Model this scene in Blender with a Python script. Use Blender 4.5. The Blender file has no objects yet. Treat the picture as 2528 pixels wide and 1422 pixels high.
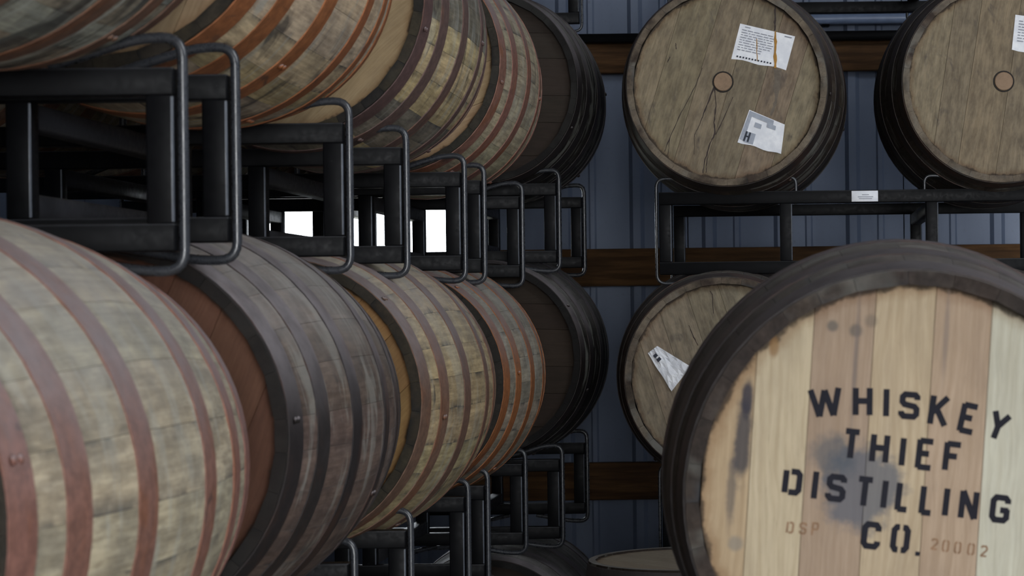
import bpy, bmesh, math, random
from mathutils import Vector, Matrix
PI = math.pi
SC = bpy.context.scene
COL = SC.collection

# ------------------------------------------------------------------ camera
CAM_Z = 1.545
F_PX = 5400.0                       # focal length in pixels of the 2528 px wide frame
VPX, VPY = 1950.0, 765.0            # where the depth direction vanishes in the frame
cam_d = bpy.data.cameras.new('camera')
cam = bpy.data.objects.new('camera', cam_d)
COL.objects.link(cam)
cam.location = (0, 0, CAM_Z)
ROLL = 0.012
cam.rotation_euler = (PI / 2, ROLL, 0)
cam_d.sensor_fit = 'HORIZONTAL'
cam_d.sensor_width = 36.0
cam_d.lens = F_PX / 2528.0 * 36.0
cam_d.shift_x = -(VPX - 1264.0) / 2528.0
cam_d.shift_y = (VPY - 711.0) / 2528.0
cam_d.clip_start = 0.05
cam_d.clip_end = 200
cam_d.dof.use_dof = True
cam_d.dof.focus_distance = 5.8
cam_d.dof.aperture_fstop = 12.0
SC.camera = cam

# ------------------------------------------------------------------ world, light, exposure
world = bpy.data.worlds.new('sky')
SC.world = world
world.use_nodes = True
wn = world.node_tree
bg = wn.nodes['Background']
bg.inputs['Color'].default_value = (0.86, 0.93, 1.0, 1)
bg.inputs['Strength'].default_value = 5.0


def area(name, loc, target, sx, sy, power, col):
    d = bpy.data.lights.new(name, 'AREA')
    d.shape = 'RECTANGLE'
    d.size, d.size_y = sx, sy
    d.energy = power
    d.color = col
    o = bpy.data.objects.new(name, d)
    COL.objects.link(o)
    o.location = loc
    v = Vector(target) - Vector(loc)
    o.rotation_euler = v.to_track_quat('-Z', 'Y').to_euler()
    return o


# daylight through the big open door behind the camera, and through the roof light over the aisle
area('daylight_front_door', (2.6, -7.8, 2.1), (0.2, 6.0, 1.5), 4.4, 3.9, 330, (1.0, 0.975, 0.945))
area('daylight_roof_light', (2.3, 2.0, 4.9), (1.3, 2.0, 0), 1.6, 8.0, 260, (0.90, 0.95, 1.0))

SC.view_settings.view_transform = 'Standard'
SC.view_settings.look = 'None'
SC.view_settings.gamma = 1.0
SC.view_settings.use_curve_mapping = False
SC.view_settings.exposure = 0.53
SC.cycles.max_bounces = 4
SC.cycles.diffuse_bounces = 2
SC.cycles.glossy_bounces = 2
SC.cycles.adaptive_threshold = 0.05


# ------------------------------------------------------------------ helpers: colours and nodes
def lin(r, g, b):
    def f(c):
        c /= 255.0
        return c / 12.92 if c <= 0.04045 else ((c + 0.055) / 1.055) ** 2.4
    return (f(r), f(g), f(b))


class NT:
    def __init__(self, name):
        self.m = bpy.data.materials.new(name)
        self.m.use_nodes = True
        self.t = self.m.node_tree
        self.b = self.t.nodes['Principled BSDF']

    def n(self, typ, **kw):
        nd = self.t.nodes.new(typ)
        for k, v in kw.items():
            setattr(nd, k, v)
        return nd

    def put(self, sock, v):
        if isinstance(v, bpy.types.NodeSocket):
            self.t.links.new(v, sock)
        elif v is not None:
            if hasattr(sock, 'default_value'):
                dv = sock.default_value
                if hasattr(dv, '__len__') and not hasattr(v, '__len__'):
                    v = [v] * len(dv)
                elif hasattr(dv, '__len__') and len(dv) == 4 and len(v) == 3:
                    v = (*v, 1)
                sock.default_value = v

    def math(self, op, a, b=None, c=None, clamp=False):
        nd = self.n('ShaderNodeMath', operation=op)
        nd.use_clamp = clamp
        self.put(nd.inputs[0], a)
        self.put(nd.inputs[1], b)
        if c is not None:
            self.put(nd.inputs[2], c)
        return nd.outputs[0]

    def vmath(self, op, a, b=None):
        nd = self.n('ShaderNodeVectorMath', operation=op)
        self.put(nd.inputs[0], a)
        self.put(nd.inputs[1], b)
        return nd.outputs['Value' if op in ('LENGTH', 'DISTANCE', 'DOT_PRODUCT') else 'Vector']

    def mix(self, fac, a, b, blend='MIX'):
        nd = self.n('ShaderNodeMix', data_type='RGBA', blend_type=blend)
        self.put(nd.inputs[0], fac)
        self.put(nd.inputs[6], a)
        self.put(nd.inputs[7], b)
        return nd.outputs[2]

    def noise(self, vec, scale, detail=4, rough=0.55, dist=0.0):
        nd = self.n('ShaderNodeTexNoise')
        self.put(nd.inputs['Vector'], vec)
        self.put(nd.inputs['Scale'], scale)
        self.put(nd.inputs['Detail'], min(detail, 3.5))
        self.put(nd.inputs['Roughness'], rough)
        self.put(nd.inputs['Distortion'], dist)
        return nd.outputs['Fac']

    def ramp(self, fac, lo, hi, a=0.0, b=1.0):
        nd = self.n('ShaderNodeMapRange', interpolation_type='SMOOTHSTEP')
        self.put(nd.inputs[0], fac)
        self.put(nd.inputs[1], lo)
        self.put(nd.inputs[2], hi)
        self.put(nd.inputs[3], a)
        self.put(nd.inputs[4], b)
        return nd.outputs[0]

    def coord(self, out='Object'):
        return self.n('ShaderNodeTexCoord').outputs[out]

    def pos(self):
        return self.n('ShaderNodeNewGeometry').outputs['Position']

    def normal_z(self):
        g = self.n('ShaderNodeNewGeometry')
        s = self.n('ShaderNodeSeparateXYZ')
        self.put(s.inputs[0], g.outputs['Normal'])
        return s.outputs[2]

    def obj(self):
        return self.n('ShaderNodeObjectInfo')

    def scaled(self, vec, s):
        return self.vmath('MULTIPLY', vec, s)

    def bump(self, h, strength=0.3, dist=0.002):
        nd = self.n('ShaderNodeBump')
        self.put(nd.inputs['Height'], h)
        self.put(nd.inputs['Strength'], strength)
        self.put(nd.inputs['Distance'], dist)
        self.put(self.b.inputs['Normal'], nd.outputs[0])

    def out(self, col=None, rough=None, metal=None, spec=None):
        self.put(self.b.inputs['Base Color'], col)
        self.put(self.b.inputs['Roughness'], rough)
        self.put(self.b.inputs['Metallic'], metal)
        self.put(self.b.inputs['Specular IOR Level'], spec)
        return self.m


# ------------------------------------------------------------------ materials
def mat_stave(name='weathered_oak_stave', black_end=0.0, tan_end=0.0, dusty=0.85):
    """weathered oak: base colour from the object's own colour, alpha = amount of black mould and stain"""
    t = NT(name)
    oi = t.obj()
    rnd = t.math('MULTIPLY', oi.outputs['Random'], 57.0)
    off = t.n('ShaderNodeCombineXYZ')
    t.put(off.inputs[1], rnd)
    co = t.vmath('ADD', t.coord(), off.outputs[0])
    grain = t.noise(t.scaled(co, (130, 5, 130)), 1.0, 5, 0.6)
    fine = t.noise(t.scaled(co, (420, 16, 420)), 1.0, 3, 0.6)
    broad = t.noise(t.scaled(co, (14, 5, 14)), 1.0, 4, 0.6)
    base = oi.outputs['Color']
    c = t.mix(t.ramp(grain, 0.3, 0.75), t.mix(1.0, base, (0.62, 0.6, 0.58), 'MULTIPLY'), base)
    c = t.mix(t.ramp(broad, 0.42, 0.7, 0, 0.45), c, t.mix(1.0, base, (0.62, 0.66, 0.70), 'MULTIPLY'))
    c = t.mix(t.ramp(fine, 0.55, 0.8, 0, 0.35), c, (0.05, 0.045, 0.04))
    mot = t.noise(t.scaled(t.vmath('ADD', co, (1, 4, 2)), (26, 11, 26)), 1.0, 6, 0.7)
    c = t.mix(1.0, c, t.mix(t.ramp(mot, 0.3, 0.72), (0.60, 0.60, 0.62), (1.12, 1.10, 1.06)), 'MULTIPLY')
    # dark seep along the joints
    at = t.n('ShaderNodeAttribute', attribute_name='seam')
    sn = t.noise(t.scaled(co, (8, 9, 8)), 1.0, 5, 0.7)
    seep = t.math('MULTIPLY', t.math('POWER', at.outputs['Fac'], 2.0), t.ramp(sn, 0.47, 0.60, 0.0, 0.9))
    seep = t.math('MULTIPLY', seep, t.ramp(oi.outputs['Random'], 0.45, 0.75, 0.1, 1.0))
    c = t.mix(seep, c, (0.035, 0.036, 0.04))
    # pale chalky bleached patches
    w = t.noise(t.scaled(t.pos(), (4.5, 19, 4.5)), 1.0, 6, 0.65, 0.5)
    c = t.mix(t.math('MULTIPLY', t.ramp(w, 0.51, 0.62, 0, 0.8), oi.outputs['Alpha']), c, (0.40, 0.41, 0.37))
    # black whiskey mould: blotches that run on over neighbouring staves
    s1 = t.noise(t.scaled(t.vmath('ADD', t.pos(), (5, 3, 9)), (5, 15, 5)), 1.0, 7, 0.7, 0.6)
    al = oi.outputs['Alpha']
    thr = t.math('MULTIPLY_ADD', al, -0.22, 0.70)
    st = t.math('SMOOTH_MIN', t.math('MULTIPLY', t.math('SUBTRACT', s1, thr), 9.0, clamp=True), 0.9, 0.1)
    c = t.mix(t.math('MULTIPLY', st, 0.85), c, (0.022, 0.022, 0.024))
    if tan_end:
        sy = t.n('ShaderNodeSeparateXYZ')
        t.put(sy.inputs[0], t.coord())
        e = t.math('ADD', t.math('ABSOLUTE', sy.outputs[1]), t.math('MULTIPLY_ADD', t.noise(t.pos(), 45, 5, 0.65), 0.008, -0.004))
        pn = t.noise(t.vmath('ADD', t.pos(), (2, 2, 2)), 7, 5, 0.7)
        c = t.mix(t.math('MULTIPLY', t.ramp(e, 0.4445, 0.4465, 0, tan_end), t.ramp(pn, 0.35, 0.62)), c, t.mix(grain, (0.08, 0.065, 0.05), (0.24, 0.19, 0.135)))
    # grey dust lying on the upper side
    nz = t.normal_z()
    dn = t.noise(t.pos(), 16, 4, 0.6)
    dust = t.math('MULTIPLY', t.ramp(nz, 0.1, 0.75), t.ramp(dn, 0.2, 0.7, 0.35, 0.75))
    c = t.mix(t.math('MULTIPLY', dust, dusty), c, (0.32, 0.305, 0.29))
    if black_end:
        # mould blackened stave ends
        sy = t.n('ShaderNodeSeparateXYZ')
        t.put(sy.inputs[0], t.coord())
        e = t.math('ABSOLUTE', sy.outputs[1])
        en = t.math('MULTIPLY_ADD', t.noise(t.pos(), 28, 5, 0.65), 0.05, -0.025)
        c = t.mix(t.ramp(t.math('ADD', e, en), 0.45 - 0.075, 0.45 - 0.03, 0, black_end), c, (0.007, 0.0062, 0.006))
    t.bump(t.math('ADD', grain, t.math('MULTIPLY', fine, 0.5)), 0.35, 0.0015)
    return t.out(c, 0.82, 0.0, 0.25)


def mat_hoop(name='rusted_hoop_iron', dusty=0.8):
    """hoop iron: paint/steel colour from the object, alpha = rust"""
    t = NT(name)
    oi = t.obj()
    p = t.pos()
    base = oi.outputs['Color']
    a = t.noise(t.scaled(p, (6, 20, 6)), 1.0, 6, 0.65, 0.6)
    b = t.noise(p, 60, 4, 0.65)
    c = t.mix(t.ramp(b, 0.3, 0.75), t.mix(1.0, base, (0.6, 0.6, 0.6), 'MULTIPLY'), base)
    rust = t.math('MULTIPLY', t.ramp(a, 0.48, 0.66), oi.outputs['Alpha'])
    c = t.mix(rust, c, t.mix(b, (0.10, 0.028, 0.010), (0.32, 0.115, 0.035)))
    k = t.noise(t.scaled(p, (14, 9, 14)), 1.0, 5, 0.7, 0.8)
    c = t.mix(t.ramp(k, 0.60, 0.72, 0, 0.6), c, (0.035, 0.03, 0.03))
    nz = t.normal_z()
    dn = t.noise(p, 20, 4, 0.6)
    dust = t.math('MULTIPLY', t.ramp(nz, -0.05, 0.6), t.ramp(dn, 0.2, 0.7, 0.5, 0.95))
    c = t.mix(t.math('MULTIPLY', dust, dusty), c, (0.29, 0.26, 0.268))
    t.bump(b, 0.3, 0.001)
    return t.out(c, 0.62, 0.15, 0.35)


def mat_board(name='oak_head_board', fore=None):
    t = NT(name)
    oi = t.obj()
    rnd = t.math('MULTIPLY', oi.outputs['Random'], 31.0)
    off = t.n('ShaderNodeCombineXYZ')
    t.put(off.inputs[2], rnd)
    oc = t.coord()
    co = t.vmath('ADD', oc, off.outputs[0])
    base = oi.outputs['Color']
    wob = t.noise(t.scaled(co, (9, 9, 3)), 1.0, 3, 0.5)
    cw = t.n('ShaderNodeCombineXYZ')
    t.put(cw.inputs[0], t.math('MULTIPLY', wob, 0.05))
    cg = t.vmath('ADD', co, cw.outputs[0])
    grain = t.noise(t.scaled(cg, (190, 190, 7)), 1.0, 5, 0.6)
    fine = t.noise(t.scaled(co, (560, 560, 30)), 1.0, 3, 0.6)
    broad = t.noise(t.scaled(co, (22, 22, 6)), 1.0, 4, 0.6)
    c = t.mix(t.ramp(grain, 0.28, 0.72), t.mix(1.0, base, (0.80, 0.77, 0.73), 'MULTIPLY'), base)
    c = t.mix(t.ramp(broad, 0.45, 0.75, 0, 0.5), c, t.mix(1.0, base, (0.70, 0.68, 0.68), 'MULTIPLY'))
    c = t.mix(t.ramp(fine, 0.58, 0.82, 0, 0.4), c, (0.07, 0.06, 0.05))
    mot = t.noise(t.scaled(co, (48, 48, 16)), 1.0, 6, 0.7)
    c = t.mix(oi.outputs['Alpha'], c, t.mix(1.0, c, t.mix(t.ramp(mot, 0.3, 0.7), (0.55, 0.55, 0.56), (1.1, 1.1, 1.08)), 'MULTIPLY'))
    p = t.pos()
    s1 = t.noise(t.scaled(p, (17, 17, 9)), 1.0, 6, 0.7, 0.5)
    thr = t.math('MULTIPLY_ADD', oi.outputs['Alpha'], -0.25, 0.80)
    st = t.math('MULTIPLY', t.math('SUBTRACT', s1, thr), 7.0, clamp=True)
    c = t.mix(t.math('MULTIPLY', st, 0.7), c, (0.045, 0.042, 0.045))
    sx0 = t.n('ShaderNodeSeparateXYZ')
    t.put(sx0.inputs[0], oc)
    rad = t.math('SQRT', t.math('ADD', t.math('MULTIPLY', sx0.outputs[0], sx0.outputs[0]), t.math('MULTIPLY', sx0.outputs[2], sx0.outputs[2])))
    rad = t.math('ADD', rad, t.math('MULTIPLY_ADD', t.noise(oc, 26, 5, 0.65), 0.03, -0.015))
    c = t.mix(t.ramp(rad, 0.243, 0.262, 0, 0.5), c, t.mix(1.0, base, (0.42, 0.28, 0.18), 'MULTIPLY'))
    c = t.mix(t.ramp(rad, 0.257, 0.264, 0, 0.85), c, (0.03, 0.022, 0.017))  # shade in the croze groove, painted as a dark ring
    if fore:
        # stains with a shape of their own: (x, z, half width, half height, colour, strength)
        sx = t.n('ShaderNodeSeparateXYZ')
        t.put(sx.inputs[0], oc)
        dn1 = t.math('MULTIPLY_ADD', t.noise(oc, 22, 5, 0.6), 1.0, -0.5)
        dn2 = t.math('MULTIPLY_ADD', t.noise(t.vmath('ADD', oc, (3, 7, 5)), 60, 4, 0.6), 1.0, -0.5)
        for (x, z, hw, hh, colr, k, soft, wb) in fore:
            dx = t.math('DIVIDE', t.math('SUBTRACT', sx.outputs[0], x), hw)
            dz = t.math('DIVIDE', t.math('SUBTRACT', sx.outputs[2], z), hh)
            d = t.math('SQRT', t.math('ADD', t.math('MULTIPLY', dx, dx), t.math('MULTIPLY', dz, dz)))
            d = t.math('ADD', d, t.math('MULTIPLY', t.math('ADD', dn1, dn2), wb))
            c = t.mix(t.ramp(d, 1.0 + soft, 1.0 - soft, 0, k), c, colr)
    t.bump(t.math('ADD', grain, t.math('MULTIPLY', fine, 0.4)), 0.25, 0.001)
    return t.out(c, 0.78, 0.0, 0.25)


def mat_steel(name, col, rough=0.42, dusty=0.35, spec=0.5):
    t = NT(name)
    p = t.pos()
    b = t.noise(p, 35, 5, 0.65)
    sc = t.noise(p, 75, 5, 0.75)
    c = t.mix(t.ramp(b, 0.3, 0.75), tuple(x * 0.7 for x in col), col)
    c = t.mix(t.ramp(sc, 0.68, 0.76, 0, 0.5), c, tuple(min(1, x * 6 + 0.03) for x in col))
    nz = t.normal_z()
    c = t.mix(t.math('MULTIPLY', t.ramp(nz, 0.5, 0.95), dusty), c, (0.16, 0.14, 0.12))
    t.bump(sc, 0.1, 0.0006)
    return t.out(c, t.ramp(sc, 0.3, 0.7, rough - 0.06, rough + 0.1), 0.0, spec)


def mat_plain(name, col, rough=0.8, vary=0.25, scale=20, spec=0.3):
    t = NT(name)
    p = t.pos()
    b = t.noise(p, scale, 5, 0.6)
    c = t.mix(t.ramp(b, 0.25, 0.75), tuple(x * (1 - vary) for x in col), col)
    return t.out(c, rough, 0.0, spec)


def mat_girt():
    t = NT('old_girt_timber')
    co = t.coord()
    g = t.noise(t.scaled(co, (4, 60, 60)), 1.0, 5, 0.6)
    b = t.noise(t.pos(), 5, 4, 0.6)
    c = t.mix(t.ramp(g, 0.3, 0.7), lin(62, 42, 24), lin(98, 70, 42))
    c = t.mix(t.ramp(b, 0.4, 0.75, 0, 0.5), c, lin(48, 34, 22))
    t.bump(g, 0.3, 0.002)
    return t.out(c, 0.8, 0, 0.25)


def mat_wallmetal():
    t = NT('blue_grey_sheet_steel')
    p = t.pos()
    b = t.noise(t.scaled(p, (3, 3, 0.7)), 1.0, 5, 0.6)
    f = t.noise(p, 60, 3, 0.6)
    c = t.mix(t.ramp(b, 0.3, 0.75), lin(86, 97, 118), lin(112, 123, 143))
    c = t.mix(t.ramp(f, 0.55, 0.8, 0, 0.25), c, lin(66, 72, 84))
    return t.out(c, 0.5, 0.1, 0.4)


def mat_floor():
    t = NT('concrete_floor')
    p = t.pos()
    b = t.noise(p, 2.0, 6, 0.65)
    f = t.noise(p, 70, 4, 0.6)
    c = t.mix(t.ramp(b, 0.3, 0.7), lin(150, 146, 138), lin(184, 178, 168))
    c = t.mix(t.ramp(f, 0.5, 0.8, 0, 0.4), c, lin(126, 121, 114))
    t.bump(f, 0.2, 0.002)
    return t.out(c, 0.75, 0, 0.3)


def mat_paper():
    t = NT('label_paper')
    p = t.pos()
    b = t.noise(p, 40, 5, 0.6)
    c = t.mix(t.ramp(b, 0.35, 0.75), lin(222, 224, 230), lin(240, 241, 244))
    return t.out(c, 0.65, 0, 0.3)


M_STAVE = mat_stave()
M_STAVE_T = mat_stave('weathered_oak_stave_pale_ends', 0.0, 0.9, 0.3)
M_STAVE_F = mat_stave('dark_oak_stave', 0.0, 0.0, 0.25)
M_STAVE_B = mat_stave('weathered_oak_stave_black_ends', 0.93)
M_HOOP = mat_hoop()
M_HOOP_F = mat_hoop('dark_hoop_iron', 0.25)
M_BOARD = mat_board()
M_STEEL = mat_steel('black_painted_steel', (0.0042, 0.0044, 0.0054), 0.45, 0.05, 0.10)
M_EDGE = mat_steel('post_edge_highlight', (0.085, 0.095, 0.115), 0.4, 0.0, 0.5)  # bluish glint on the post edges, painted as lighter steel
M_RAILEDGE = mat_steel('rail_edge_highlight', (0.02, 0.021, 0.025), 0.4, 0.1, 0.4)  # fainter painted highlight for the upper rail edges
M_ROD = mat_steel('worn_black_rod', (0.036, 0.039, 0.046), 0.28, 0.08, 0.6)
M_FORK = mat_steel('fork_tube_steel', (0.022, 0.022, 0.025), 0.45, 0.1, 0.3)
M_GIRT = mat_girt()
M_WALL = mat_wallmetal()
M_FLOOR = mat_floor()
M_PAPER = mat_paper()
M_INK = mat_plain('stencil_ink', (0.012, 0.012, 0.02), 0.8, 0.3, 90)
M_FAINT = mat_plain('faded_branding', lin(150, 118, 92), 0.85, 0.35, 120)
M_PRINT = mat_plain('label_print', lin(150, 154, 165), 0.8, 0.2, 90)
M_PRINT2 = mat_plain('label_print_dark', lin(60, 64, 74), 0.8, 0.2, 90)
M_GREYPRINT = mat_plain('label_print_grey', lin(168, 174, 186), 0.75, 0.2, 60)
M_STAIN = mat_plain('dried_drip', lin(52, 38, 32), 0.55, 0.4, 60)
M_STAIN2 = mat_plain('grey_run_stain', lin(112, 102, 90), 0.7, 0.3, 60)
M_RUSTRUN = mat_plain('amber_run_stain', lin(176, 128, 52), 0.6, 0.3, 60)
M_CEIL = mat_plain('roof_sheet', lin(120, 124, 130), 0.6, 0.2, 3)
M_GROUND = mat_plain('gravel_ground', lin(190, 186, 172), 0.9, 0.2, 8)
M_CORK = mat_plain('poplar_bung', lin(146, 122, 100), 0.8, 0.25, 60)


# ------------------------------------------------------------------ helpers: objects
def put_mesh(name, me, mat=None, parent=None, loc=None, rot=None):
    o = bpy.data.objects.new(name, me)
    COL.objects.link(o)
    if mat is not None:
        if not me.materials:
            me.materials.append(mat)
        if me.materials[0] is not mat:
            o.material_slots[0].link = 'OBJECT'
            o.material_slots[0].material = mat
    if parent is not None:
        o.parent = parent
    if loc is not None:
        o.location = loc
    if rot is not None:
        o.rotation_euler = rot
    return o


def empty(name, loc, label=None, cat=None, group=None, kind=None, rot=None):
    o = bpy.data.objects.new(name, None)
    COL.objects.link(o)
    o.empty_display_size = 0.1
    o.location = loc
    if rot:
        o.rotation_euler = rot
    tag(o, label, cat, group, kind)
    return o


def tag(o, label=None, cat=None, group=None, kind=None):
    for k, v in (('label', label), ('category', cat), ('group', group), ('kind', kind)):
        if v:
            o[k] = v
    return o


def mesh_from(name, verts, faces, smooth=False, sharp_deg=None):
    me = bpy.data.meshes.new(name)
    me.from_pydata([tuple(v) for v in verts], [], faces)
    me.update()
    if smooth:
        me.polygons.foreach_set('use_smooth', [True] * len(me.polygons))
        if sharp_deg:
            me.set_sharp_from_angle(angle=math.radians(sharp_deg))
    return me


def box_mesh(name, sx, sy, sz, bev=0.0, seg=1, mats=None, edge=None):
    """box centred on the origin"""
    bm = bmesh.new()
    bmesh.ops.create_cube(bm, size=1.0)
    bmesh.ops.scale(bm, vec=(sx, sy, sz), verts=bm.verts)
    if bev:
        bmesh.ops.bevel(bm, geom=list(bm.edges), offset=bev, segments=seg, affect='EDGES', profile=0.5)
    me = bpy.data.meshes.new(name)
    bm.to_mesh(me)
    bm.free()
    for m_ in mats or ():
        me.materials.append(m_)
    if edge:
        # a painted highlight lightens the bevelled edges: edge(normal) says which ones
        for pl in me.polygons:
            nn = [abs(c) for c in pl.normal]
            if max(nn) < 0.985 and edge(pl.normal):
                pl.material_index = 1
    if bev:
        me.polygons.foreach_set('use_smooth', [True] * len(me.polygons))
        me.set_sharp_from_angle(angle=math.radians(50))
    return me


def tube_mesh(name, pts, r, sides=8, cap=True):
    pts = [Vector(p) for p in pts]
    n = len(pts)
    verts, faces = [], []
    up = None
    for i, p in enumerate(pts):
        d = (pts[min(i + 1, n - 1)] - pts[max(i - 1, 0)]).normalized()
        if up is None:
            ref = Vector((0, 1, 0)) if abs(d.y) < 0.9 else Vector((0, 0, 1))
            up = (ref - d * ref.dot(d)).normalized()
        else:
            up = (up - d * up.dot(d)).normalized()
        w = d.cross(up)
        for k in range(sides):
            a = 2 * PI * k / sides
            verts.append(p + (up * math.cos(a) + w * math.sin(a)) * r)
    for i in range(n - 1):
        for k in range(sides):
            a, b = i * sides + k, i * sides + (k + 1) % sides
            faces.append((a, b, b + sides, a + sides))
    if cap:
        faces.append(tuple(range(sides))[::-1])
        faces.append(tuple(range((n - 1) * sides, n * sides)))
    return mesh_from(name, verts, faces, True, 60)


def rounded(points, rad, seg=5):
    """polyline with its corners rounded"""
    P = [Vector(p) for p in points]
    out = [P[0]]
    for i in range(1, len(P) - 1):
        a, b, c = P[i - 1], P[i], P[i + 1]
        u, v = (a - b), (c - b)
        L = min(rad, u.length * 0.48, v.length * 0.48)
        p0, p1 = b + u.normalized() * L, b + v.normalized() * L
        for k in range(seg + 1):
            t = k / seg
            out.append(p0 * (1 - t) ** 2 + b * 2 * t * (1 - t) + p1 * t * t)
    out.append(P[-1])
    return out


# ------------------------------------------------------------------ barrels
BL = 0.90                  # length
RB, RE = 0.322, 0.283      # bilge and end radius
RH = 0.266                 # head radius
HEAD_IN = 0.026            # head set back from the end


def prof(y, rb=RB):
    """outer radius, y from -BL/2 to BL/2"""
    u = y / (BL / 2)
    return rb - (rb - RE) * abs(u) ** 1.9


def stave_mesh(wdeg, rb=RB):
    nL, nA = 14, 4
    half = math.radians(wdeg) / 2 - 0.0008
    verts, faces = [], []
    ys = [-BL / 2 + BL * i / nL for i in range(nL + 1)]
    for i, y in enumerate(ys):
        R = prof(y, rb)
        for k in range(nA + 1):
            a = -half + 2 * half * k / nA
            rr = R - (0.0006 if k in (0, nA) else 0)
            verts.append((rr * math.sin(a), y, rr * math.cos(a)))
        ri = R - (0.017 if i in (0, nL) else 0.026)
        for a in (half, -half):
            verts.append((ri * math.sin(a), y, ri * math.cos(a)))
    w = nA + 3
    for i in range(nL):
        for k in range(w):
            a, b = i * w + k, i * w + (k + 1) % w
            faces.append((a, a + w, b + w, b))
    faces.append(tuple(range(w)))
    faces.append(tuple(range(nL * w, nL * w + w))[::-1])
    me = mesh_from('stave', verts, faces, True, 40)
    at = me.attributes.new('seam', 'FLOAT', 'POINT')
    at.data.foreach_set('value', [1.0 if (i % w) in (0, nA) or (i % w) > nA else 0.0 for i in range(len(verts))])
    me.materials.append(M_STAVE)
    return me


STAVE_W = (10.0, 12.0, 14.0)
STAVE = {w: stave_mesh(w) for w in STAVE_W}
RB2 = 0.335                # fuller belly
STAVE2 = {w: stave_mesh(w, RB2) for w in STAVE_W}


def hoop_mesh(y0, y1, rb=RB, nseg=72):
    verts, faces = [], []
    ys = [y0, (y0 + y1) / 2, y1]
    ring = []
    for y in ys:
        ring.append((y, prof(y, rb) + 0.0018))
    prof_pts = [(y0, prof(y0, rb) - 0.001)] + ring + [(y1, prof(y1, rb) - 0.001)]
    m = len(prof_pts)
    for s in range(nseg):
        a = 2 * PI * s / nseg
        for (y, r) in prof_pts:
            verts.append((r * math.sin(a), y, r * math.cos(a)))
    for s in range(nseg):
        for k in range(m - 1):
            a, b = s * m + k, ((s + 1) % nseg) * m + k
            faces.append((a, a + 1, b + 1, b))
    me = mesh_from('hoop', verts, faces, True, 40)
    me.materials.append(M_HOOP)
    return me


H2 = BL / 2
HY = ((0.006, 0.058), (0.120, 0.174), (0.298, 0.353))
HOOP = [hoop_mesh(-H2 + a, -H2 + b) for a, b in HY]
HOOP2 = [hoop_mesh(-H2 + a, -H2 + b, RB2) for a, b in HY]


def rivet_mesh():
    bm = bmesh.new()
    bmesh.ops.create_uvsphere(bm, u_segments=8, v_segments=4, radius=0.0055)
    bmesh.ops.scale(bm, vec=(1, 1, 0.5), verts=bm.verts)
    me = bpy.data.meshes.new('rivet')
    bm.to_mesh(me)
    bm.free()
    me.polygons.foreach_set('use_smooth', [True] * len(me.polygons))
    me.materials.append(M_HOOP)
    return me


RIVET = rivet_mesh()


def board_mesh(x0, x1, R=RH, th=0.022, seg=8):
    """a head board between x0 and x1 (board runs along z), front face at y = 0, looking towards -y"""
    g = 0.00025
    x0 += g
    x1 -= g
    x0c, x1c = max(x0, -R + 0.002), min(x1, R - 0.002)
    top = []
    for k in range(seg + 1):
        x = x0c + (x1c - x0c) * k / seg
        top.append((x, math.sqrt(max(R * R - x * x, 0))))
    loop = [(x, z) for x, z in top] + [(x, -z) for x, z in reversed(top)]
    n = len(loop)
    b = 0.0006
    verts = [(x, b, z) for x, z in loop] + [(x, th, z) for x, z in loop]
    cx = (x0c + x1c) / 2
    hw = max((x1c - x0c) / 2, 1e-4)
    verts += [(cx + (x - cx) * (1 - b / hw), 0.0, z) for x, z in loop]
    faces = [tuple(range(2 * n, 3 * n))[::-1][::-1]]
    for i in range(n):
        j = (i + 1) % n
        faces.append((i, j, n + j, n + i))
        faces.append((2 * n + i, 2 * n + j, j, i))
    faces.append(tuple(range(n, 2 * n))[::-1])
    me = mesh_from('head_board', verts, faces)
    bm = bmesh.new()
    bm.from_mesh(me)
    bmesh.ops.recalc_face_normals(bm, faces=bm.faces)
    bm.to_mesh(me)
    bm.free()
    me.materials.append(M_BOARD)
    return me


HEAD_LAYOUTS = [
    (-RH, -0.19, -0.085, 0.005, 0.095, 0.185, RH),
    (-RH, -0.165, -0.09, 0.02, 0.10, 0.20, RH),
    (-RH, -0.20, -0.12, -0.03, 0.06, 0.155, RH),
]
HEADS = [[board_mesh(a, b) for a, b in zip(l[:-1], l[1:])] for l in HEAD_LAYOUTS]


def bung_mesh(r=0.026, h=0.006):
    n = 20
    verts, faces = [], []
    for (rr, y) in ((r, 0.002), (r, -h + 0.0015), (r - 0.0015, -h)):
        for k in range(n):
            a = 2 * PI * k / n
            verts.append((rr * math.cos(a), y, rr * math.sin(a)))
    for q in range(2):
        for k in range(n):
            faces.append((q * n + k, q * n + (k + 1) % n, (q + 1) * n + (k + 1) % n, (q + 1) * n + k))
    faces.append(tuple(range(2 * n, 3 * n)))
    me = mesh_from('bung', verts, faces, True, 40)
    return me


BUNG = bung_mesh()
BUNG_RING = tube_mesh('bung_hole', [(0.0285 * math.cos(2 * PI * k / 24), -0.0004, 0.0285 * math.sin(2 * PI * k / 24)) for k in range(25)], 0.0022, 5, False)
M_DARK = mat_plain('dark_seal', (0.02, 0.016, 0.014), 0.7, 0.3, 60)


def jitter(col, k, rng):
    f = 1 + rng.uniform(-k, k)
    return tuple(max(0.0, c * f * (1 + rng.uniform(-k, k) * 0.22)) for c in col)


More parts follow.
